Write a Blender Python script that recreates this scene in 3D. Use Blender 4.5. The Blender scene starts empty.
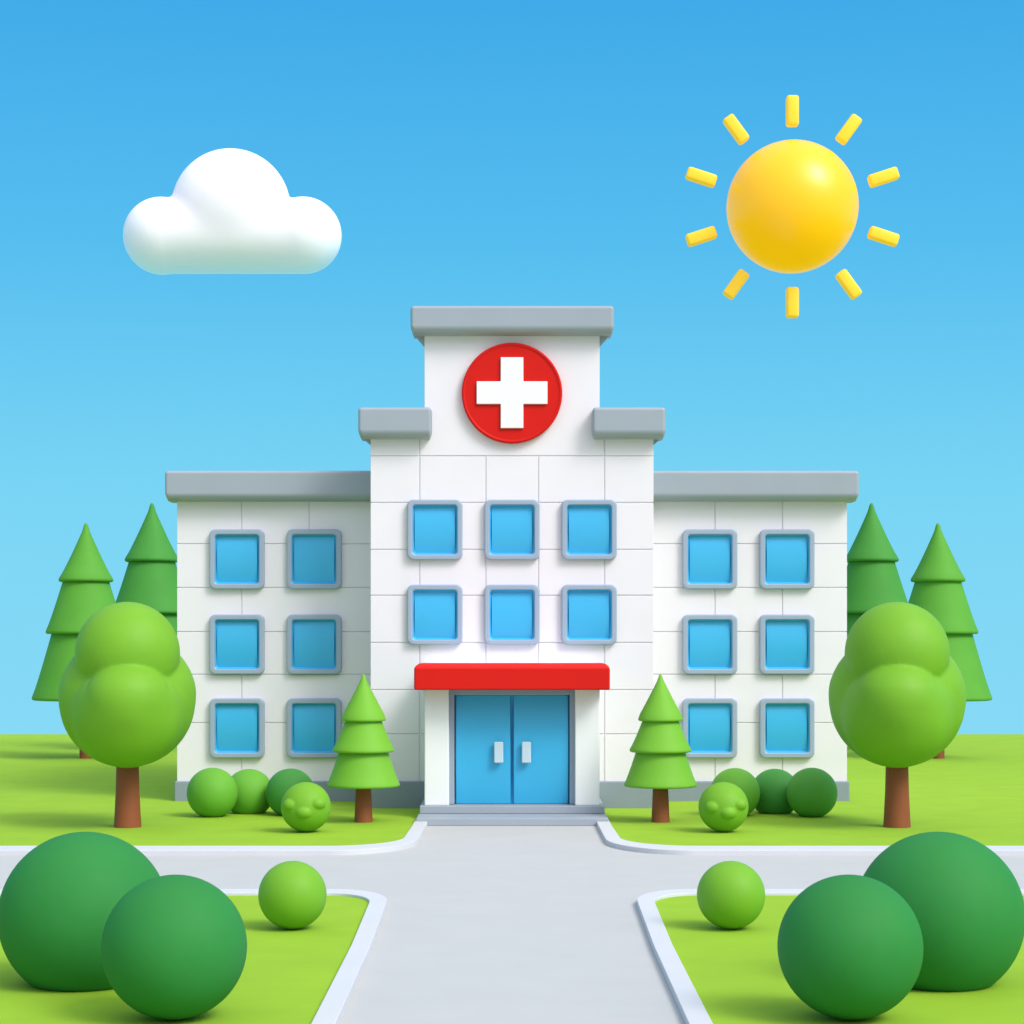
import bpy, bmesh, math, random
from mathutils import Vector, Matrix, noise
random.seed(4)
sc = bpy.context.scene
COL = sc.collection
F = 2000.0          # focal length in pixels of a 1024 px frame
H = 4.675           # eye height
HY = 640.0          # row of the eye level in the frame
LZ = 0.06           # lawn height above the path

# ------------------------------------------------------------------ camera
cam = bpy.data.objects.new('camera', bpy.data.cameras.new('camera'))
COL.objects.link(cam)
cam.location = (0, 0, H)
cam.rotation_euler = (math.radians(90), 0, 0)
cam.data.sensor_width = 36
cam.data.lens = F / 1024 * 36
cam.data.shift_y = (HY - 512) / 1024
cam.data.clip_end = 3000
sc.camera = cam

# ------------------------------------------------------------------ sun and sky
SUN_DIR = Vector((0.56, -0.50, 0.72)).normalized()      # towards the sun
SUN_EL = math.asin(SUN_DIR.z)
sl = bpy.data.lights.new('sunlight', 'SUN')
sl.energy = 2.0
sl.angle = math.radians(20)
sl.color = (1.0, 0.97, 0.92)
so = bpy.data.objects.new('sunlight', sl)
COL.objects.link(so)
so.rotation_euler = SUN_DIR.to_track_quat('Z', 'Y').to_euler()
so.location = (40, -40, 60)

w = bpy.data.worlds.new('World')
sc.world = w
w.use_nodes = True
nt = w.node_tree
for n in list(nt.nodes): nt.nodes.remove(n)
N = nt.nodes.new; Lk = nt.links.new
out = N('ShaderNodeOutputWorld')
geo = N('ShaderNodeTexCoord')
sep = N('ShaderNodeSeparateXYZ'); Lk(geo.outputs['Generated'], sep.inputs[0])
# clear-sky gradient by elevation
mr = N('ShaderNodeMapRange'); mr.inputs[1].default_value = -0.06; mr.inputs[2].default_value = 0.40
Lk(sep.outputs['Z'], mr.inputs[0])
ramp = N('ShaderNodeValToRGB')
e = ramp.color_ramp.elements
e[0].position = 0.0;  e[0].color = (0.245, 0.700, 0.920, 1)
e[1].position = 1.0;  e[1].color = (0.028, 0.330, 0.780, 1)
for p, c in ((0.30, (0.175, 0.640, 0.890)), (0.55, (0.085, 0.500, 0.850)), (0.78, (0.048, 0.400, 0.800))):
    k = e.new(p); k.color = (*c, 1)
Lk(mr.outputs[0], ramp.inputs[0])
# white fill added to the sky behind the viewer, acting as a softbox
mr2 = N('ShaderNodeMapRange'); mr2.interpolation_type = 'SMOOTHSTEP'
mr2.inputs[1].default_value = -0.1; mr2.inputs[2].default_value = -0.8
Lk(sep.outputs['Y'], mr2.inputs[0])
mx = N('ShaderNodeMix'); mx.data_type = 'RGBA'
Lk(mr2.outputs[0], mx.inputs['Factor']); Lk(ramp.outputs[0], mx.inputs['A'])
fr = N('ShaderNodeMapRange'); fr.inputs[1].default_value = -0.1; fr.inputs[2].default_value = 0.6
Lk(sep.outputs['Z'], fr.inputs[0])
fc = N('ShaderNodeMix'); fc.data_type = 'RGBA'
fc.inputs['A'].default_value = (0.45, 0.46, 0.62, 1); fc.inputs['B'].default_value = (0.84, 0.92, 1.08, 1)
Lk(fr.outputs[0], fc.inputs['Factor']); Lk(fc.outputs['Result'], mx.inputs['B'])
# zenith also whitens a little
mr3 = N('ShaderNodeMapRange'); mr3.interpolation_type = 'SMOOTHSTEP'
mr3.inputs[1].default_value = 0.45; mr3.inputs[2].default_value = 1.0
Lk(sep.outputs['Z'], mr3.inputs[0])
mx2 = N('ShaderNodeMix'); mx2.data_type = 'RGBA'
Lk(mr3.outputs[0], mx2.inputs['Factor']); Lk(mx.outputs['Result'], mx2.inputs['A'])
mx2.inputs['B'].default_value = (1.0, 1.04, 1.1, 1)
b1 = N('ShaderNodeBackground'); Lk(mx2.outputs['Result'], b1.inputs[0]); b1.inputs[1].default_value = 1.0
sky = N('ShaderNodeTexSky'); sky.sky_type = 'NISHITA'; sky.sun_disc = False
sky.sun_elevation = SUN_EL; sky.sun_rotation = math.atan2(SUN_DIR.x, SUN_DIR.y)
b2 = N('ShaderNodeBackground'); Lk(sky.outputs[0], b2.inputs[0]); b2.inputs[1].default_value = 0.003
ad = N('ShaderNodeAddShader'); Lk(b1.outputs[0], ad.inputs[0]); Lk(b2.outputs[0], ad.inputs[1])
# softbox patch added to the sky round the sun, for broad soft highlights
dt = N('ShaderNodeVectorMath'); dt.operation = 'DOT_PRODUCT'; dt.inputs[1].default_value = SUN_DIR
Lk(geo.outputs['Generated'], dt.inputs[0])
gr_ = N('ShaderNodeMapRange'); gr_.interpolation_type = 'SMOOTHSTEP'
gr_.inputs[1].default_value = math.cos(math.radians(32)); gr_.inputs[2].default_value = math.cos(math.radians(20))
gr_.inputs[4].default_value = 2.5
Lk(dt.outputs['Value'], gr_.inputs[0])
b3 = N('ShaderNodeBackground'); b3.inputs[0].default_value = (1, .97, .92, 1); Lk(gr_.outputs[0], b3.inputs[1])
ad2 = N('ShaderNodeAddShader'); Lk(ad.outputs[0], ad2.inputs[0]); Lk(b3.outputs[0], ad2.inputs[1])
Lk(ad2.outputs[0], out.inputs[0])

sc.view_settings.view_transform = 'Standard'
sc.view_settings.look = 'None'
sc.view_settings.gamma = 1
sc.view_settings.exposure = 0.0
sc.render.engine = 'CYCLES'
sc.render.resolution_x = sc.render.resolution_y = 1024

# ------------------------------------------------------------------ materials
def mat(name, col, rough=0.5, spec=0.4, coat=0.0, bump=0.0, bscale=30, var=0.03, emit=0.0, sss=0.0, ecol=None):
    m = bpy.data.materials.new(name); m.use_nodes = True
    t = m.node_tree; b = t.nodes['Principled BSDF']
    tc = t.nodes.new('ShaderNodeTexCoord')
    nz = t.nodes.new('ShaderNodeTexNoise'); nz.inputs['Scale'].default_value = 0.9; nz.inputs['Detail'].default_value = 3
    t.links.new(tc.outputs['Object'], nz.inputs['Vector'])
    r = t.nodes.new('ShaderNodeValToRGB')
    r.color_ramp.elements[0].position = .3; r.color_ramp.elements[1].position = .7
    r.color_ramp.elements[0].color = tuple(c * (1 - var) for c in col) + (1,)
    r.color_ramp.elements[1].color = tuple(min(1, c * (1 + var)) for c in col) + (1,)
    t.links.new(nz.outputs['Fac'], r.inputs[0]); t.links.new(r.outputs[0], b.inputs['Base Color'])
    b.inputs['Roughness'].default_value = rough
    b.inputs['Specular IOR Level'].default_value = spec
    b.inputs['Coat Weight'].default_value = coat
    b.inputs['Coat Roughness'].default_value = 0.25
    if sss:
        b.inputs['Subsurface Weight'].default_value = sss; b.inputs['Subsurface Radius'].default_value = (1, 1, 1); b.inputs['Subsurface Scale'].default_value = 2.4
    if emit:
        b.inputs['Emission Color'].default_value = (*(ecol or col), 1); b.inputs['Emission Strength'].default_value = emit
    if bump:
        n2 = t.nodes.new('ShaderNodeTexNoise'); n2.inputs['Scale'].default_value = bscale; n2.inputs['Detail'].default_value = 4
        t.links.new(tc.outputs['Object'], n2.inputs['Vector'])
        bp = t.nodes.new('ShaderNodeBump'); bp.inputs['Strength'].default_value = bump; bp.inputs['Distance'].default_value = 0.02
        t.links.new(n2.outputs['Fac'], bp.inputs['Height']); t.links.new(bp.outputs[0], b.inputs['Normal'])
    return m

M = dict(
    wall=mat('white_wall_tile', (.80, .755, .80), .55, .3, var=.012),
    cornice=mat('grey_cornice', (.33, .365, .42), .45, .4, var=.02),
    plinth=mat('grey_plinth', (.26, .30, .36), .55, .3, var=.03),
    frame=mat('window_frame_grey_blue', (.32, .39, .50), .4, .4, var=.01),
    pane=mat('blue_glass', (.045, .42, .74), .35, .4, coat=.2, var=.01),
    door=mat('blue_door', (.045, .44, .74), .35, .4, var=.01),
    jamb=mat('grey_jamb', (.30, .37, .44), .45, .4, var=.01),
    handle=mat('pale_handle', (.52, .66, .74), .3, .5, var=.01),
    red=mat('red_plastic', (.64, .012, .008), .5, .12, var=.01),
    white=mat('white_plastic', (.86, .86, .86), .45, .4, var=.01),
    step=mat('step_stone', (.33, .37, .42), .6, .25, bump=.05, var=.02),
    path=mat('pale_path', (.485, .48, .468), .8, .2, bump=.12, bscale=25, var=.02),
    kerb=mat('white_kerb', (.60, .60, .62), .6, .25, bump=.05, var=.015),
    grass=mat('lawn_green', (.275, .455, .028), .9, .15, bump=.12, bscale=14, var=.04),
    crown=mat('crown_green', (.165, .385, .020), .55, .25, bump=.05, bscale=6, var=.05),
    ball=mat('ball_green', (.165, .39, .022), .55, .25, bump=.05, bscale=6, var=.05),
    mid=mat('mid_green', (.135, .39, .035), .6, .25, bump=.05, bscale=6, var=.05),
    dark=mat('dark_green', (.06, .27, .045), .6, .25, bump=.05, bscale=6, var=.05),
    fresh=mat('fresh_green', (.085, .32, .04), .6, .25, bump=.05, bscale=6, var=.05),
    deep=mat('deep_green', (.030, .215, .045), .65, .15, bump=.05, bscale=6, var=.05),
    pine=mat('pine_green', (.165, .42, .03), .6, .25, bump=.04, bscale=6, var=.04),
    farp=mat('far_pine_green', (.10, .33, .035), .65, .2, bump=.04, bscale=4, var=.04),
    farp2=mat('rear_pine_green', (.062, .27, .04), .65, .2, bump=.04, bscale=4, var=.04),
    trunk=mat('trunk_brown', (.27, .075, .028), .6, .3, bump=.15, bscale=10, var=.08),
    cloud=mat('cloud_white', (.95, .84, .95), .8, .1, var=.005, sss=1.0),
    sun=mat('sun_yellow', (.66, .40, .003), .36, .5, coat=.10, var=.01, emit=.55, ecol=(1.0, .44, .0)),  # orange emission added to colour the ball's shaded side
    ray=mat('ray_yellow', (.8, .52, .03), .45, .3, var=.01, emit=.38, ecol=(1.0, .55, .03)),
)

# ------------------------------------------------------------------ helpers
def obj(name, bm, m, parent=None, smooth=None, loc=None, label=None):
    me = bpy.data.meshes.new(name)
    bmesh.ops.recalc_face_normals(bm, faces=bm.faces)
    bm.to_mesh(me); bm.free()
    me.materials.append(m)
    if smooth is not None:
        me.shade_smooth()
        if smooth < 179:
            me.set_sharp_from_angle(angle=math.radians(max(smooth, 50)))
    o = bpy.data.objects.new(name, me); COL.objects.link(o)
    if smooth in (30, 35, 40):
        wn = o.modifiers.new('normals', 'WEIGHTED_NORMAL'); wn.keep_sharp = True; wn.weight = 80
    if parent: o.parent = parent
    if loc: o.location = loc
    if label: o['label'] = label
    return o

def tag(o, label, cat, group=None):
    o['label'] = label; o['category'] = cat
    if group: o['group'] = group
    return o

def thing(name, loc, label, cat, group=None):
    o = bpy.data.objects.new(name, None); COL.objects.link(o); o.location = loc
    return tag(o, label, cat, group)

def copy_tree(o, parent=None):
    c = o.copy(); COL.objects.link(c); c.parent = parent
    for ch in list(o.children): copy_tree(ch, c)
    return c

def merge(bm, b2):
    tmp = bpy.data.meshes.new('tmp'); b2.to_mesh(tmp); b2.free()
    bm.from_mesh(tmp); bpy.data.meshes.remove(tmp)

def box(bm, x0, x1, y0, y1, z0, z1, bev=0.0, seg=2):
    b = bmesh.new(); bmesh.ops.create_cube(b, size=1)
    for v in b.verts:
        v.co = Vector(((x0 + x1) / 2 + v.co.x * (x1 - x0), (y0 + y1) / 2 + v.co.y * (y1 - y0), (z0 + z1) / 2 + v.co.z * (z1 - z0)))
    if bev: bmesh.ops.bevel(b, geom=list(b.edges), offset=bev, segments=seg, affect='EDGES', profile=.5)
    merge(bm, b)

def prism(bm, pts, y0, y1, bev=0.0, seg=2):
    """polygon in XZ extruded along Y from y0 (front) to y1"""
    b = bmesh.new()
    a = [b.verts.new((x, y0, z)) for x, z in pts]; c = [b.verts.new((x, y1, z)) for x, z in pts]
    b.faces.new(a); b.faces.new(c[::-1]); n = len(pts)
    for i in range(n): b.faces.new((a[i], a[(i + 1) % n], c[(i + 1) % n], c[i]))
    bmesh.ops.recalc_face_normals(b, faces=b.faces)
    if bev: bmesh.ops.bevel(b, geom=list(b.edges), offset=bev, segments=seg, affect='EDGES', profile=.5)
    merge(bm, b)

def rr(hx, hz, r, n=7):
    """rounded rectangle loop (x, z)"""
    r = max(r, .004); p = []
    for cx, cz, a0 in ((hx - r, hz - r, 0), (-hx + r, hz - r, 90), (-hx + r, -hz + r, 180), (hx - r, -hz + r, 270)):
        for k in range(n):
            a = math.radians(a0 + 90 * k / (n - 1)); p.append((cx + r * math.cos(a), cz + r * math.sin(a)))
    return p

def loft(bm, loops, cap0=False, cap1=False):
    vs = [[bm.verts.new(c) for c in lp] for lp in loops]
    n = len(vs[0])
    for a, b in zip(vs, vs[1:]):
        for i in range(n): bm.faces.new((a[i], a[(i + 1) % n], b[(i + 1) % n], b[i]))
    if cap0: bm.faces.new(vs[0][::-1])
    if cap1: bm.faces.new(vs[-1])

def lathe(bm, prof, n=64, cx=0, cy=0):
    """(r, z) profile turned round Z"""
    rings = []
    for r, z in prof:
        if r < 1e-5: rings.append([bm.verts.new((cx, cy, z))])
        else: rings.append([bm.verts.new((cx + r * math.cos(2 * math.pi * k / n), cy + r * math.sin(2 * math.pi * k / n), z)) for k in range(n)])
    for a, b in zip(rings, rings[1:]):
        for i in range(n):
            j = (i + 1) % n
            if len(a) == 1 and len(b) == 1: continue
            if len(a) == 1: bm.faces.new((a[0], b[i], b[j]))
            elif len(b) == 1: bm.faces.new((a[i], a[j], b[0]))
            else: bm.faces.new((a[i], a[j], b[j], b[i]))

def ball(bm, c, r, sc3=(1, 1, 1), sub=5):
    bmesh.ops.create_icosphere(bm, subdivisions=sub, radius=r, matrix=Matrix.Translation(c) @ Matrix.Diagonal((*sc3, 1)))

def blend(balls, res, k, bounds, flat=None):
    """smooth union of spheres and capsules: shrink rays onto the surface from many directions is
    not enough for lobes, so remesh the union and relax it"""
    bm = bmesh.new()
    for c, r, s in balls: ball(bm, c, r, s, 4)
    me = bpy.data.meshes.new('u'); bm.to_mesh(me); bm.free()
    o = bpy.data.objects.new('u', me); COL.objects.link(o)
    m = o.modifiers.new('r', 'REMESH'); m.mode = 'VOXEL'; m.voxel_size = res
    if k:
        s = o.modifiers.new('s', 'SMOOTH'); s.factor = .5; s.iterations = k
    dg = bpy.context.evaluated_depsgraph_get(); dg.update()
    ev = bpy.data.meshes.new_from_object(o.evaluated_get(dg))
    b = bmesh.new(); b.from_mesh(ev)
    bpy.data.objects.remove(o); bpy.data.meshes.remove(me); bpy.data.meshes.remove(ev)
    return b

def gx(px, d): return (px - 512) * d / F
def gz(py, d): return H - (py - HY) * d / F
def gd(py, z=LZ): return F * (H - z) / (py - HY)

# ------------------------------------------------------------------ ground, path, kerbs, lawns
CREST = 97.0
def crest_z(y):      # hilltop lawn that falls away behind
    return 0 if y <= CREST else -0.09 * (y - CREST) * min(1, (y - CREST) / 8)
YS = [CREST, 99, 101, 103, 105, 110, 120, 135]

def sheet(bm, pts, z):
    bm.faces.new([bm.verts.new((x, y, z)) for x, y in pts])

bm = bmesh.new()
prev = None
for y in [-300] + YS:
    row = [bm.verts.new((x, y, crest_z(y) - .012)) for x in (-110, 110)]
    if prev: bm.faces.new((prev[0], prev[1], row[1], row[0]))
    prev = row
g = obj('ground', bm, M['grass']); g['kind'] = 'structure'

bm = bmesh.new()
sheet(bm, [(-110, -300), (110, -300), (110, 47), (4, 47), (4, 54), (-4, 54), (-4, 47), (-110, 47)], 0)  # runs on as an unseen apron behind the viewer, added for neutral bounce
p = obj('path', bm, M['path']); p['kind'] = 'structure'

def arc(cx, cy, rx, ry, a0, a1, n=14):
    return [(cx + rx * math.cos(math.radians(a0 + (a1 - a0) * k / n)), cy + ry * math.sin(math.radians(a0 + (a1 - a0) * k / n))) for k in range(n + 1)]

KH = .11
def kerb_strip(s, outer, inner):
    """outer/inner: open polylines of equal count; raised strip with bevelled edges"""
    bm = bmesh.new()
    def off(a, b, t): return (a[0] + (b[0] - a[0]) * t, a[1] + (b[1] - a[1]) * t)
    prof = []
    secs = []
    for a, b in zip(outer, inner):
        L = math.hypot(a[0] - b[0], a[1] - b[1]); t = min(.3, .014 / L)
        q = [(a, -.01), (a, KH - .014), (off(a, b, t * .3), KH - .004), (off(a, b, t), KH), (off(a, b, 1 - t), KH), (off(a, b, 1 - t * .3), KH - .004), (b, KH - .014), (b, -.01)]
        secs.append([bm.verts.new((s * c[0], c[1], z)) for c, z in q])
    for a, b in zip(secs, secs[1:]):
        for i in range(len(a) - 1): bm.faces.new((a[i], a[i + 1], b[i + 1], b[i]))
    bm.faces.new(secs[0]); bm.faces.new(secs[-1][::-1])
    k = obj('kerb', bm, M['kerb'], smooth=40); k['kind'] = 'structure'
    return k

UY = 43.4      # front of the rear lawns' kerb
LY = 36.7      # far side of the front lawns' kerb
for s in (-1, 1):
    outer = [(110, UY), (12, UY), (6, UY)] + arc(4.0, UY + 2.6, 1.85, 2.6, 270, 180) + [(2.13, 49.0), (2.13, 51.0)]
    inner = [(110, UY + 1.0), (12, UY + 1.0), (6, UY + 1.0)] + arc(4.1, UY + 2.9, 1.6, 1.9, 270, 180) + [(2.46, 49.0), (2.46, 51.0)]
    kerb_strip(s, outer, inner)
    bm = bmesh.new()     # rear lawn, one each side of the walk, running on behind the building
    pts = [(s * x, y) for x, y in [(0.0, 56.0)] + [(2.46, 56.0)] + inner[::-1][0:] + [(110, UY + 1.0), (110, CREST), (0.0, CREST)]]
    fl = sheet(bm, pts, LZ)
    prev = None
    for y in YS:
        row = [bm.verts.new((s * x, y, crest_z(y) + LZ)) for x in (0, 110)]
        if prev: bm.faces.new((prev[0], prev[1], row[1], row[0]))
        prev = row
    bmesh.ops.remove_doubles(bm, verts=bm.verts, dist=.001)
    l = obj('lawn', bm, M['grass']); l['kind'] = 'structure'
    # front lawns
    o2 = [(110, LY), (12, LY), (6, LY)] + arc(3.25, LY - 1.7, 1.06, 1.7, 90, 180) + [(2.12, 30), (2.10, 20), (2.10, 12)] + arc(3.4, 10, 1.3, 1.3, 180, 270, 8) + [(6, 8.7), (110, 8.7)]
    i2 = [(110, LY - .58), (12, LY - .58), (6, LY - .58)] + arc(3.35, LY - 1.85, .86, 1.27, 90, 180) + [(2.41, 30), (2.39, 20), (2.39, 12)] + arc(3.4, 10, 1.01, 1.01, 180, 270, 8) + [(6, 8.99), (110, 8.99)]
    kerb_strip(s, o2, i2)
    bm = bmesh.new()
    sheet(bm, [(s * x, y) for x, y in i2], LZ)
    l = obj('lawn', bm, M['grass']); l['kind'] = 'structure'

# ------------------------------------------------------------------ hospital building
D1, D2 = 55.0, 57.4          # central block front, wing front
hb = thing('hospital_building', (0, D1, 0), 'white tiled hospital with stepped central tower, grey cornices and blue windows', 'building')
def hobj(name, bm, m, parent=hb, **k):
    bmesh.ops.translate(bm, vec=(0, -D1, 0), verts=bm.verts)
    return obj(name, bm, m, parent, **k)

cx = lambda p: gx(p, D1); cz = lambda p: gz(p, D1)
wx = lambda p: gx(p, D2); wz = lambda p: gz(p, D2)
G = .013                      # half gap between tiles
TT = .04                      # tile thickness

# central block with the tower as one T-shaped core, tiles on the front
hw, tw = cx(653.5), cx(599.6)
zs, zt = cz(436), cz(322)
bm = bmesh.new()
e_ = .02
prism(bm, [(-hw + e_, 0), (hw - e_, 0), (hw - e_, zs), (tw - e_, zs), (tw - e_, zt), (-tw + e_, zt), (-tw + e_, zs), (-hw + e_, zs)], D1 + TT - .008, 66, .02)
xs = [-hw, cx(419.6), cx(485.8), cx(538.4), cx(604.5), hw]
rows = [455.9, 502.6, 549.5, 595.4, 642.6, 689.8, 734.0, 782]
for a, b in zip(rows, rows[1:]):
    for i, (x0, x1) in enumerate(zip(xs, xs[1:])):
        box(bm, x0 + (G if i else 0), x1 - (G if i < 4 else 0), D1, D1 + .6 if i in (0, 4) else D1 + .2, cz(b) + G, cz(a) - G, .014)
for s in (-1, 1):             # shoulder tiles
    a, b = sorted((s * hw, s * (cx(604.5) + G)))
    box(bm, a, b, D1, D1 + .6, cz(455.9) + G, zs, .014)
q = cx(604.5) - G
prism(bm, [(-q, cz(455.9) + G), (q, cz(455.9) + G), (q, zs), (tw, zs), (tw, zt), (-tw, zt), (-tw, zs), (-q, zs)], D1, D1 + .6, .014)
hobj('central_block', bm, M['wall'], smooth=30)

# wings
for s in (-1, 1):
    bm = bmesh.new()
    X0, X1 = hw - .3, wx(847)
    a, b = sorted((s * X0, s * (X1 - e_)))
    ztop = wz(486)
    box(bm, a, b, D2 + TT - .008, 67.5, 0, ztop, .02)
    vx = [hw - .2, wx(715), wx(782.4), X1]
    rws = [486, 543.8, 587.6, 631.8, 674.4, 722.8, 782]
    for r, (ra, rb) in enumerate(zip(rws, rws[1:])):
        v_ = vx if (s > 0 or r == 0) else [vx[0], vx[2], vx[3]]
        v_ = [(p, q, k == len(v_) - 2) for k, (p, q) in enumerate(zip(v_, v_[1:]))]
        for x0, x1, last in v_:
            i = 2 if last else 0
            a, b = sorted((s * (x0 + G), s * (x1 - (G if i < 2 else 0))))
            box(bm, a, b, D2, D2 + (.6 if i == 2 else .2), wz(rb) + G, wz(ra) - G, .014)
    hobj('wing', bm, M['wall'], smooth=30)

# plinths: one course round the building foot
for s in (-1, 1):
    bm = bmesh.new()
    a, b = sorted((s * (hw + .07), s * (wx(847) + .06)))
    box(bm, a, b, D2 - .11, 67.7, 0, wz(781), .04)
    hobj('plinth', bm, M['plinth'], smooth=30)
    bm = bmesh.new()
    a, b = sorted((s * 2.2, s * (hw + .09)))
    box(bm, a, b, D1 - .12, D1 + 9, 0, cz(781), .04)
    hobj('plinth', bm, M['plinth'], smooth=30)

# cornices
def cornice(x0, x1, z0, z1, yf, yb, wallx0, wallx1, wally, ear, left=True, right=True):
    bm = bmesh.new()
    ch = .13
    def rect(z, i, iff): return [(x0 + i, yf + iff, z), (x1 - i, yf + iff, z), (x1 - i, yb - i, z), (x0 + i, yb - i, z)]
    b = bmesh.new(); ymid = wally + .5
    loft(b, [rect(z0, .06, .16), rect(z0 + ch, 0, 0), rect(z1, 0, 0)], True, True)
    for v in b.verts:
        if v.co.y > yf + 1: v.co.y = ymid
    ed = [e for e in b.edges if abs(e.verts[0].co.z - z0) > .01 or abs(e.verts[1].co.z - z0) > .01]
    bmesh.ops.bevel(b, geom=ed, offset=.09, segments=2, affect='EDGES', profile=.5)
    merge(bm, b)
    # plain coping that carries the band round the rest of the roof
    box(bm, wallx0 - (.07 if left else 0), wallx1 + (.07 if right else 0), ymid - .2, yb, z0 + .02, z1 - .02, .03)
    if ear:
        L = x0 + .08 if left else wallx0 + .05; R = x1 - .08 if right else wallx1 - .05
        prism(bm, [(L, z0 + .05), (R, z0 + .05), (wallx1 + .02 if right else wallx1 - .05, z0 - ear), (wallx0 - .02 if left else wallx0 + .05, z0 - ear)], wally + .08, ymid - .05)
    return hobj('cornice', bm, M['cornice'], smooth=35)

YC = D1 - .5; g1 = lambda p: gx(p, YC); h1 = lambda p: gz(p, YC)
cornice(g1(410.4), g1(614.2), h1(333.3), h1(305.4), YC, 66.5, -tw, tw, D1, .24)
cornice(g1(358), g1(431.5), h1(437.5), h1(407), YC, 66.3, -hw, -tw - .02, D1, .13, True, False)
cornice(g1(592.5), g1(666), h1(437.5), h1(407), YC, 66.3, tw + .02, hw, D1, .13, False, True)
YW = D2 - .55; g2 = lambda p: gx(p, YW); h2 = lambda p: gz(p, YW)
cornice(g2(164.5), -hw - .012, h2(500.5), h2(470.5), YW, 68, -wx(847), -hw - .02, D2, 0, True, False)
cornice(hw + .012, g2(859.5), h2(500.5), h2(470.5), YW, 68, hw + .02, wx(847), D2, 0, False, True)

# windows
def make_window(hx, hz, t):
    root = bpy.data.objects.new('window', None); COL.objects.link(root); root.parent = hb
    fw = t
    def L(i, r, y): return [(x, y, z) for x, z in rr(hx - i, hz - i, r)]
    bm = bmesh.new()
    loft(bm, [L(0, .17, .02), L(0, .17, -.13), L(.012, .16, -.155), L(.04, .14, -.168), L(fw - .035, .11, -.168), L(fw - .01, .10, -.155), L(fw, .095, -.13), L(fw, .095, -.01)])
    obj('frame', bm, M['frame'], root, smooth=40)
    bm = bmesh.new()
    loft(bm, [L(fw + .002, .09, -.125), L(fw + .004, .085, -.10), L(fw + .06, .04, .0)])
    ix, iz = hx - fw - .055, hz - fw - .055     # bowed glass
    nz_, nx_ = 12, 2
    gr = []
    for j in range(nz_ + 1):
        v = -1 + 2 * j / nz_
        gr.append([bm.verts.new((ix * (-1 + 2 * i / nx_), -.012 - .07 * (1 - v * v), iz * v)) for i in range(nx_ + 1)])
    for j in range(nz_):
        for i in range(nx_): bm.faces.new((gr[j][i], gr[j][i + 1], gr[j + 1][i + 1], gr[j + 1][i]))
    # thin cheeks closing the bowed glass at its sides
    for i, sx in ((0, -1), (nx_, 1)):
        bk = [bm.verts.new((sx * ix, .0, iz * (-1 + 2 * j / nz_))) for j in range(nz_ + 1)]
        for j in range(nz_): bm.faces.new((gr[j][i], gr[j + 1][i], bk[j + 1], bk[j]))
    obj('pane', bm, M['pane'], root, smooth=40)
    return root
w0 = None
def place_window(px, py, d, proto):
    o = proto if not proto.get('used') else copy_tree(proto, hb)
    proto['used'] = 1
    o.location = (gx(px, d), d - D1, gz(py, d))
    return o
pc = make_window(27.6 / 36.36, 30.1 / 36.36, 5.4 / 36.36)
for py in (530, 614.8):
    for px in (435, 512, 589): place_window(px, py, D1, pc)
pw = make_window(27.4 / 34.84, 29.9 / 34.84, 5.4 / 34.84)
for px in (237.5, 314.5, 709.5, 786.5):
    for py in (559.4, 644.4, 728): place_window(px, py, D2, pw)
for o in bpy.data.objects:
    if 'used' in o: del o['used']

# porch: white pillars, grey door frame, two door leaves, canopy, steps
DP = 51.88; X = lambda p: gx(p, DP); Z = lambda p: gz(p, DP)
ST = .385
for s in (-1, 1):
    bm = bmesh.new(); a, b = sorted((s * 1.635, s * 2.275))
    box(bm, a, b, DP, D1 + .02, ST - .01, 3.5, .035, 3)
    hobj('pillar', bm, M['white'], smooth=35)
bm = bmesh.new()
fy = DP + .22
box(bm, -1.66, -1.50, fy, fy + .5, ST, 3.42, .03); box(bm, 1.50, 1.66, fy, fy + .5, ST, 3.42, .03)
box(bm, -1.52, 1.52, fy + .004, fy + .5, 3.24, 3.42, .03)
box(bm, -1.66, 1.66, fy + .45, fy + .75, ST, 3.42, 0)
hobj('door_frame', bm, M['jamb'], smooth=35)
for s in (-1, 1):
    bm = bmesh.new(); a, b = sorted((s * .035, s * 1.475))
    zb, zt_ = ST + .015, 3.225
    nn = 16; rowsv = []
    fyd = fy + .16
    loops = []
    # slightly bowed leaf, closed to the frame behind
    for j in range(nn + 1):
        v = -1 + 2 * j / nn
        yy = fyd - .14 * (1 - v * v)
        zz = (zb + zt_) / 2 + (zt_ - zb) / 2 * v
        loops.append([(a, fyd + .12, zz), (a, yy + .03, zz), (a + .03, yy, zz), (b - .03, yy, zz), (b, yy + .03, zz), (b, fyd + .12, zz)])
    loft(bm, loops, True, True)
    box(bm, *sorted((0, s * 1.497)), fyd + .09, fyd + .2, ST + .004, 3.238)
    dr = hobj('door', bm, M['door'], smooth=40)
    bm = bmesh.new()
    a, b = (-.47, -.225) if s < 0 else (.25, .495)
    hy = fyd - .14
    box(bm, a, b, hy - .17, hy - .07, gz(763.4, DP), gz(742, DP), .035, 3)
    for zz in (gz(758, DP), gz(747, DP)): box(bm, (a + b) / 2 - .04, (a + b) / 2 + .04, hy - .10, hy + .02, zz - .04, zz + .04)
    hobj('handle', bm, M['handle'], dr, smooth=35)
bm = bmesh.new()
box(bm, -2.36, 2.36, DP + .3, D1 + .02, 3.44, 3.97, .03)  # unseen white block added behind the canopy to cut red bounce on the wall
hobj('porch_bounce_block', bm, M['white'], smooth=35)
bm = bmesh.new()
b = bmesh.new()
y0, y1 = 51.1, 52.7
kx = 98 * y0 / F; z0 = gz(690, y0); z1 = gz(667.5, y0)
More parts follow.
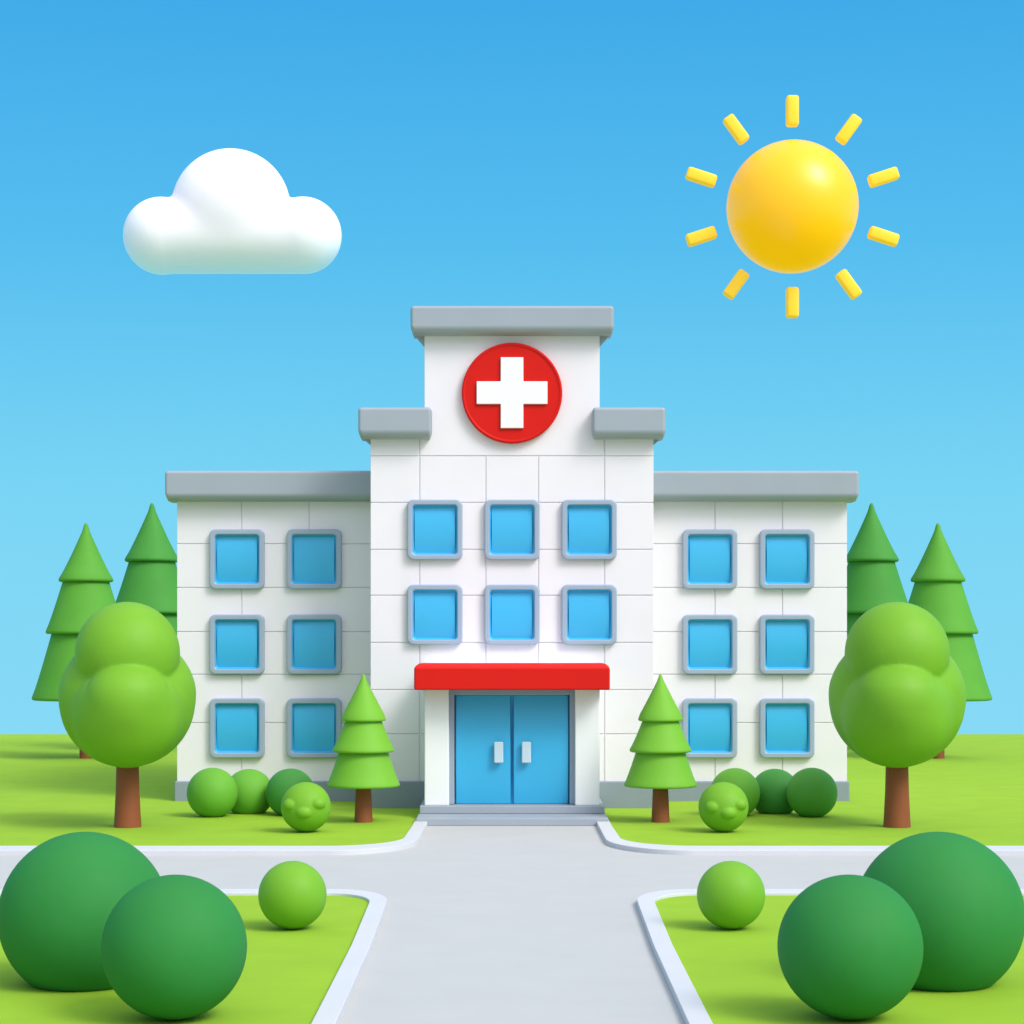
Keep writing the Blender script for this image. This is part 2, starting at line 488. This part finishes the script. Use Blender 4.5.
loft(b, [[(-kx, y0, z0), (kx, y0, z0), (kx, y1, z0), (-kx, y1, z0)], [(-kx, y0, z1), (kx, y0, z1), (kx, y1, z1), (-kx, y1, z1)],
         [(-kx + .1, y0 + .25, z1 + .10), (kx - .1, y0 + .25, z1 + .10), (kx - .1, y1, z1 + .10), (-kx + .1, y1, z1 + .10)]], True, True)
bmesh.ops.bevel(b, geom=list(b.edges), offset=.045, segments=3, affect='EDGES', profile=.5)
merge(bm, b)
hobj('canopy', bm, M['red'], smooth=35)
bm = bmesh.new()
box(bm, gx(416, 50.3), gx(608.5, 50.3), 50.3, 54.86, 0.0, .186, .02)
hobj('step', bm, M['step'], smooth=35)
bm = bmesh.new()
box(bm, gx(419.8, 51.7), gx(604.5, 51.7), 51.65, 54.86, .188, ST, .02)
hobj('step', bm, M['step'], smooth=35)

# round emblem
ez = gz(393, D1 - .15); ex = 0.0
bm = bmesh.new()
R = 50.2 / 36.4
ring = lambda r, y: [(ex + r * math.cos(2 * math.pi * k / 96), y, ez + r * math.sin(2 * math.pi * k / 96)) for k in range(96)]
loft(bm, [ring(R, D1 - .01), ring(R, D1 - .16), ring(R - .015, D1 - .19), ring(R - .045, D1 - .20), ring(R - .075, D1 - .19), ring(R - .10, D1 - .165)], False, True)
em = hobj('emblem', bm, M['red'], smooth=40)
bm = bmesh.new()
A, B = 35.3 / 36.4, 11.3 / 36.4
prism(bm, [(-B, ez - A), (B, ez - A), (B, ez - B), (A, ez - B), (A, ez + B), (B, ez + B), (B, ez + A), (-B, ez + A), (-B, ez + B), (-A, ez + B), (-A, ez - B), (-B, ez - B)], D1 - .235, D1 - .15, .015)
hobj('cross', bm, M['white'], em, smooth=30)

# ------------------------------------------------------------------ trees and shrubs
def tier_profile(tiers):
    """tiers: list of (z_base, r_base, r_top, z_top) bottom up; rounded skirts"""
    pr = []
    for i, (zb, rb, rt, ztp) in enumerate(tiers):
        q = rb * .055
        pr += [(rt * .55 if i else rb * .25, zb + q * 1.6), (rb - q * 2.2, zb + q * .25), (rb - q * 1.1, zb), (rb - q * .3, zb + q * .25), (rb, zb + q * .9), (rb - q * .25, zb + q * 1.8)]
        pr += [(rt + (rb - rt) * t, zb + q * 1.8 + (ztp - zb - q * 1.8) * (1 - t)) for t in (.75, .5, .25, 0)]
    return pr

def pine(name, loc, s, m, label, group):
    """s: metres per pixel of the foreground pine's drawing"""
    t = thing(name, loc, label, 'tree', group)
    bm = bmesh.new()
    lathe(bm, [(0, -.05), (9.3 * s, -.05), (9.0 * s, 4 * s), (7.6 * s, 36 * s), (0, 36 * s)], 40)
    obj('trunk', bm, M['trunk'], t, smooth=40)
    specs = [(35.5, 36.5, 25, 70), (70, 31, 18.5, 101)]
    for (zb, rb, rt, zt_) in specs:
        bm = bmesh.new()
        pr = [(2 * s, (zb + 3.2) * s)] + [(r * s, z * s) for r, z in (
            (rb - 4, zb + .9), (rb - 2, zb), (rb - .8, zb + .3), (rb, zb + 1.5), (rb - .35, zb + 3.0))]
        n = 8
        for k in range(1, n + 1):
            u = k / n; r = rb - .35 + (rt - rb) * (u ** .88); pr.append((r * s, (zb + 3 + (zt_ - zb - 3) * u) * s))
        pr.append((2 * s, (zt_ + .5) * s))
        lathe(bm, pr, 64)
        obj('branch_tier', bm, m, t, smooth=60)
    bm = bmesh.new()
    zb, rb, zt_ = 101, 22.5, 148
    pr = [(2 * s, (zb + 3) * s)] + [(r * s, z * s) for r, z in ((rb - 4, zb + .8), (rb - 1.8, zb), (rb - .7, zb + .3), (rb, zb + 1.3), (rb - .3, zb + 2.6))]
    for k in range(1, 9):
        u = k / 9; pr.append(((rb - .3) * (1 - u ** .95) * s + 1.0 * s, (zb + 2.6 + (zt_ - 2.2 - zb - 2.6) * u) * s))
    pr += [(1.9 * s, (zt_ - 2.8) * s), (1.3 * s, (zt_ - 1.0) * s), (.6 * s, (zt_ - .2) * s), (0, zt_ * s)]
    lathe(bm, pr, 64)
    obj('branch_tier', bm, m, t, smooth=60)
    return t

d = gd(822)
for px, side in ((363.5, 'left'), (660.5, 'right')):
    other = 'left' if side == 'left' else 'right'
    pine('pine_tree', (gx(px, d), d, LZ), d / F, M['pine'],
         f'small bright green tiered pine in front of the wall, {side} of the entrance doors', 'small pines beside the entrance')

# far pines behind the building
for px, dd, apex, m, nm, lab in (
    (86, 78, 523, M['farp'], 'outer', 'lighter green tiered pine behind the left round tree, farther from the building'),
    (152, 84, 503, M['farp2'], 'inner', 'darker green tiered pine half hidden by the left wing wall'),
    (871.5, 84, 503, M['farp2'], 'inner', 'darker green tiered pine half hidden by the right wing wall'),
    (938, 78, 523, M['farp'], 'outer', 'lighter green tiered pine behind the right round tree, farther from the building')):
    base = HY + F * (H - LZ) / dd
    hgt = (base - apex) * dd / F
    t = pine('pine_tree', (gx(px, dd), dd, LZ), 1.0, m, lab, 'tall pines behind the building')
    # far pines: three tall tiers on a short trunk
    for ch in list(t.children):
        me = ch.data; bpy.data.objects.remove(ch); bpy.data.meshes.remove(me)
    k = dd / F
    Hh = hgt / k
    bm = bmesh.new(); lathe(bm, [(0, -.05), (6.5 * k, -.05), (5.5 * k, (Hh - 170) * k), (0, (Hh - 170) * k)], 32)
    obj('trunk', bm, M['trunk'], t, smooth=40)
    for i, (yb, rb, rt, yt) in enumerate(((177, 53, 33, 108), (111, 39.5, 22, 56), (59, 27, 0, 0))):
        bm = bmesh.new(); zb = Hh - yb; zt_ = Hh - yt
        pr = [(2 * k, (zb + 4) * k)] + [(r * k, z * k) for r, z in ((rb - 4.5, zb + 1), (rb - 2, zb), (rb - .8, zb + .4), (rb, zb + 1.7), (rb - .4, zb + 3.4))]
        n = 8
        for q in range(1, n + 1):
            u = q / (n if rt else n + 1)
            r = (rb - .4) + (rt - rb + .4) * (u ** .9) + (0 if rt else 1.2 * u)
            pr.append((r * k, (zb + 3.4 + (zt_ - (0 if rt else 2.4) - zb - 3.4) * u) * k))
        if rt: pr.append((2 * k, (zt_ + .3) * k))
        else: pr += [(2.3 * k, (zt_ - 3.0) * k), (1.5 * k, (zt_ - 1.0) * k), (.7 * k, (zt_ - .2) * k), (0, zt_ * k)]
        lathe(bm, pr, 64)
        obj('branch_tier', bm, m, t, smooth=60)

# round trees
d = gd(827); s = d / F
proto = thing('round_tree', (0, 0, 0), 'x', 'tree', 'round topped trees beside the building')
bm = bmesh.new()
lathe(bm, [(0, -.05), (13.4 * s, -.05), (13.6 * s, .6 * s), (12.9 * s, 12 * s), (11.8 * s, 35 * s), (10.8 * s, 75 * s), (0, 76 * s)], 48)
obj('trunk', bm, M['trunk'], proto, smooth=40)
V = Vector
Bl = [(V((0, 8, 126.5)), 69, (1, .95, 1.0)),
      (V((0, -17, 173.5)), 51.5, (1, 1, 1.0)),
      (V((0, -47, 124)), 43.5, (1, 1, 1)), (V((0, -20, 116)), 56, (1, 1, 1)), (V((0, -29, 113.5)), 54.5, (1, 1, 1))]
Bl = [(c * s, r * s, k) for c, r, k in Bl]
bm = blend(Bl, .045, 3, None)
for it in range(160):
    lim = (141 - 22 * it / 160) * s
    bmesh.ops.smooth_vert(bm, verts=[v for v in bm.verts if v.co.z < lim - .35 * abs(v.co.x) * 0], factor=.5, use_axis_x=True, use_axis_y=True, use_axis_z=True)

obj('crown', bm, M['crown'], proto, smooth=180)
for i, (px, lab) in enumerate(((127.6, 'round two-tiered light green tree with brown trunk beside the left wing'), (897, 'round two-tiered light green tree with brown trunk beside the right wing'))):
    o = proto if i == 0 else copy_tree(proto)
    o.location = (gx(px, d), d, LZ); o['label'] = lab
    o.rotation_euler.z = math.radians(-10.9 if i else 10.9)

def shrub(px, cy, rp, m, label, group, dd=None, bumps=None, name='round_shrub', squash=1.0):
    d = dd or F * (H - LZ) / (cy - HY + rp)
    r = rp * d / F
    zc = gz(cy, d) - LZ
    bm = bmesh.new()
    ball(bm, (0, 0, zc), r, (1, 1, squash), 6)
    if bumps:
        bm.free()
        L = [(V((0, 0, zc)), r, (1, 1, 1))]
        for ax, az in bumps:
            n = V((ax, -math.sqrt(max(.05, 1 - ax * ax - az * az)), az))
            L.append((V((0, 0, zc)) + n * r * .83, r * .31, (1.1, 1, .85)))
        bm = blend(L, .018, 9, None)
    for v in bm.verts:                     # seat it on the lawn
        if v.co.z < .0: v.co.z = .0 + v.co.z * .02
    o = obj(name, bm, m, smooth=180, loc=(gx(px, d), d, LZ))
    return tag(o, label, 'shrub', group)

G1 = 'round shrubs along the building wall'
shrub(212.3, 793, 25.3, M['mid'], 'light green ball shrub at the outer end of the row by the left wing', G1, 52.3)
shrub(249, 793.5, 24.5, M['mid'], 'middle light green ball shrub of the row by the left wing', G1, 53.4)
shrub(290.5, 793, 24.5, M['dark'], 'dark green ball shrub behind the knobbly bush by the left wing', G1, 52.7)
shrub(735, 793, 25, M['mid'], 'light green ball shrub behind the knobbly bush by the right wing', G1, 52.6)
shrub(775, 793.5, 24.8, M['dark'], 'middle dark green ball shrub of the row by the right wing', G1, 53.4)
shrub(812, 793, 25.3, M['fresh'], 'mid green ball shrub at the outer end of the row by the right wing', G1, 52.3)
G2 = 'knobbly round bushes'
shrub(306, 807, 25, M['ball'], 'knobbly light green round bush beside the left small pine', G2, bumps=[(-.62, .15), (0, -.18), (.6, .22)], name='knobbly_shrub')
shrub(723.5, 807, 25, M['ball'], 'knobbly light green round bush beside the right small pine', G2, bumps=[(-.58, .05), (.1, -.2), (.62, .18)], name='knobbly_shrub')
G3 = 'ball shrubs on the front lawns'
shrub(292.5, 895, 34, M['ball'], 'light green ball shrub alone on the left front lawn', G3)
shrub(731, 895, 34, M['ball'], 'light green ball shrub alone on the right front lawn', G3)
G4 = 'large dark green shrubs in the foreground'
shrub(174.5, 947, 72, M['deep'], 'front dark green ball shrub of the left foreground pair, nearer the path', G4)
shrub(84, 916, 84, M['deep'], 'rear larger dark green ball shrub of the left foreground pair', G4, 26.9)
shrub(850, 947, 72, M['deep'], 'front dark green ball shrub of the right foreground pair, nearer the path', G4)
shrub(939, 916, 84, M['deep'], 'rear larger dark green ball shrub of the right foreground pair', G4, 26.9)

# ------------------------------------------------------------------ cloud and yellow sun
DS = 150.0; k = DS / F
bm = blend([(V((0, 0, 0)) + V((x, 0, z)) * k, r * k, (1, ys, 1)) for x, z, r, ys in
            [(0, 0, 59.5, .72), (-69, -27.5, 38.5, 1), (72.5, -27, 38.2, 1)] + [(-66 + 4 * i, -28.0, 37.2, 1.0) for i in range(35)]], .12, 8, None)
for it in range(90):
    bmesh.ops.smooth_vert(bm, verts=[v for v in bm.verts if v.co.z < (18 - .35 * it) * k and abs(v.co.x) < 64 * k and v.co.z > -58 * k], factor=.5, use_axis_x=True, use_axis_y=True, use_axis_z=True)

tag(obj('cloud', bm, M['cloud'], smooth=180, loc=(gx(231, DS), DS, gz(208.5, DS))), 'puffy white flat-bottomed cloud hanging in the blue sky', 'cloud')

DS = 75.0; k = DS / F
sn = thing('sun', (gx(792.3, DS), DS, gz(207, DS)), 'glossy yellow sun ball ringed by ten short rays', 'sun')
bm = bmesh.new(); ball(bm, (0, 0, 0), 65.5 * k, sub=6)
obj('sun_ball', bm, M['sun'], sn, smooth=180)
bm = bmesh.new(); box(bm, -6.2 * k, 6.2 * k, -6 * k, 6 * k, 80.5 * k, 111 * k, 2.8 * k, 3)
r0 = obj('sun_ray', bm, M['ray'], sn, smooth=50)
for i in range(10):
    o = r0 if i == 0 else r0.copy()
    if i: COL.objects.link(o); o.parent = sn
    o.rotation_euler = (0, math.radians(36 * i), 0)
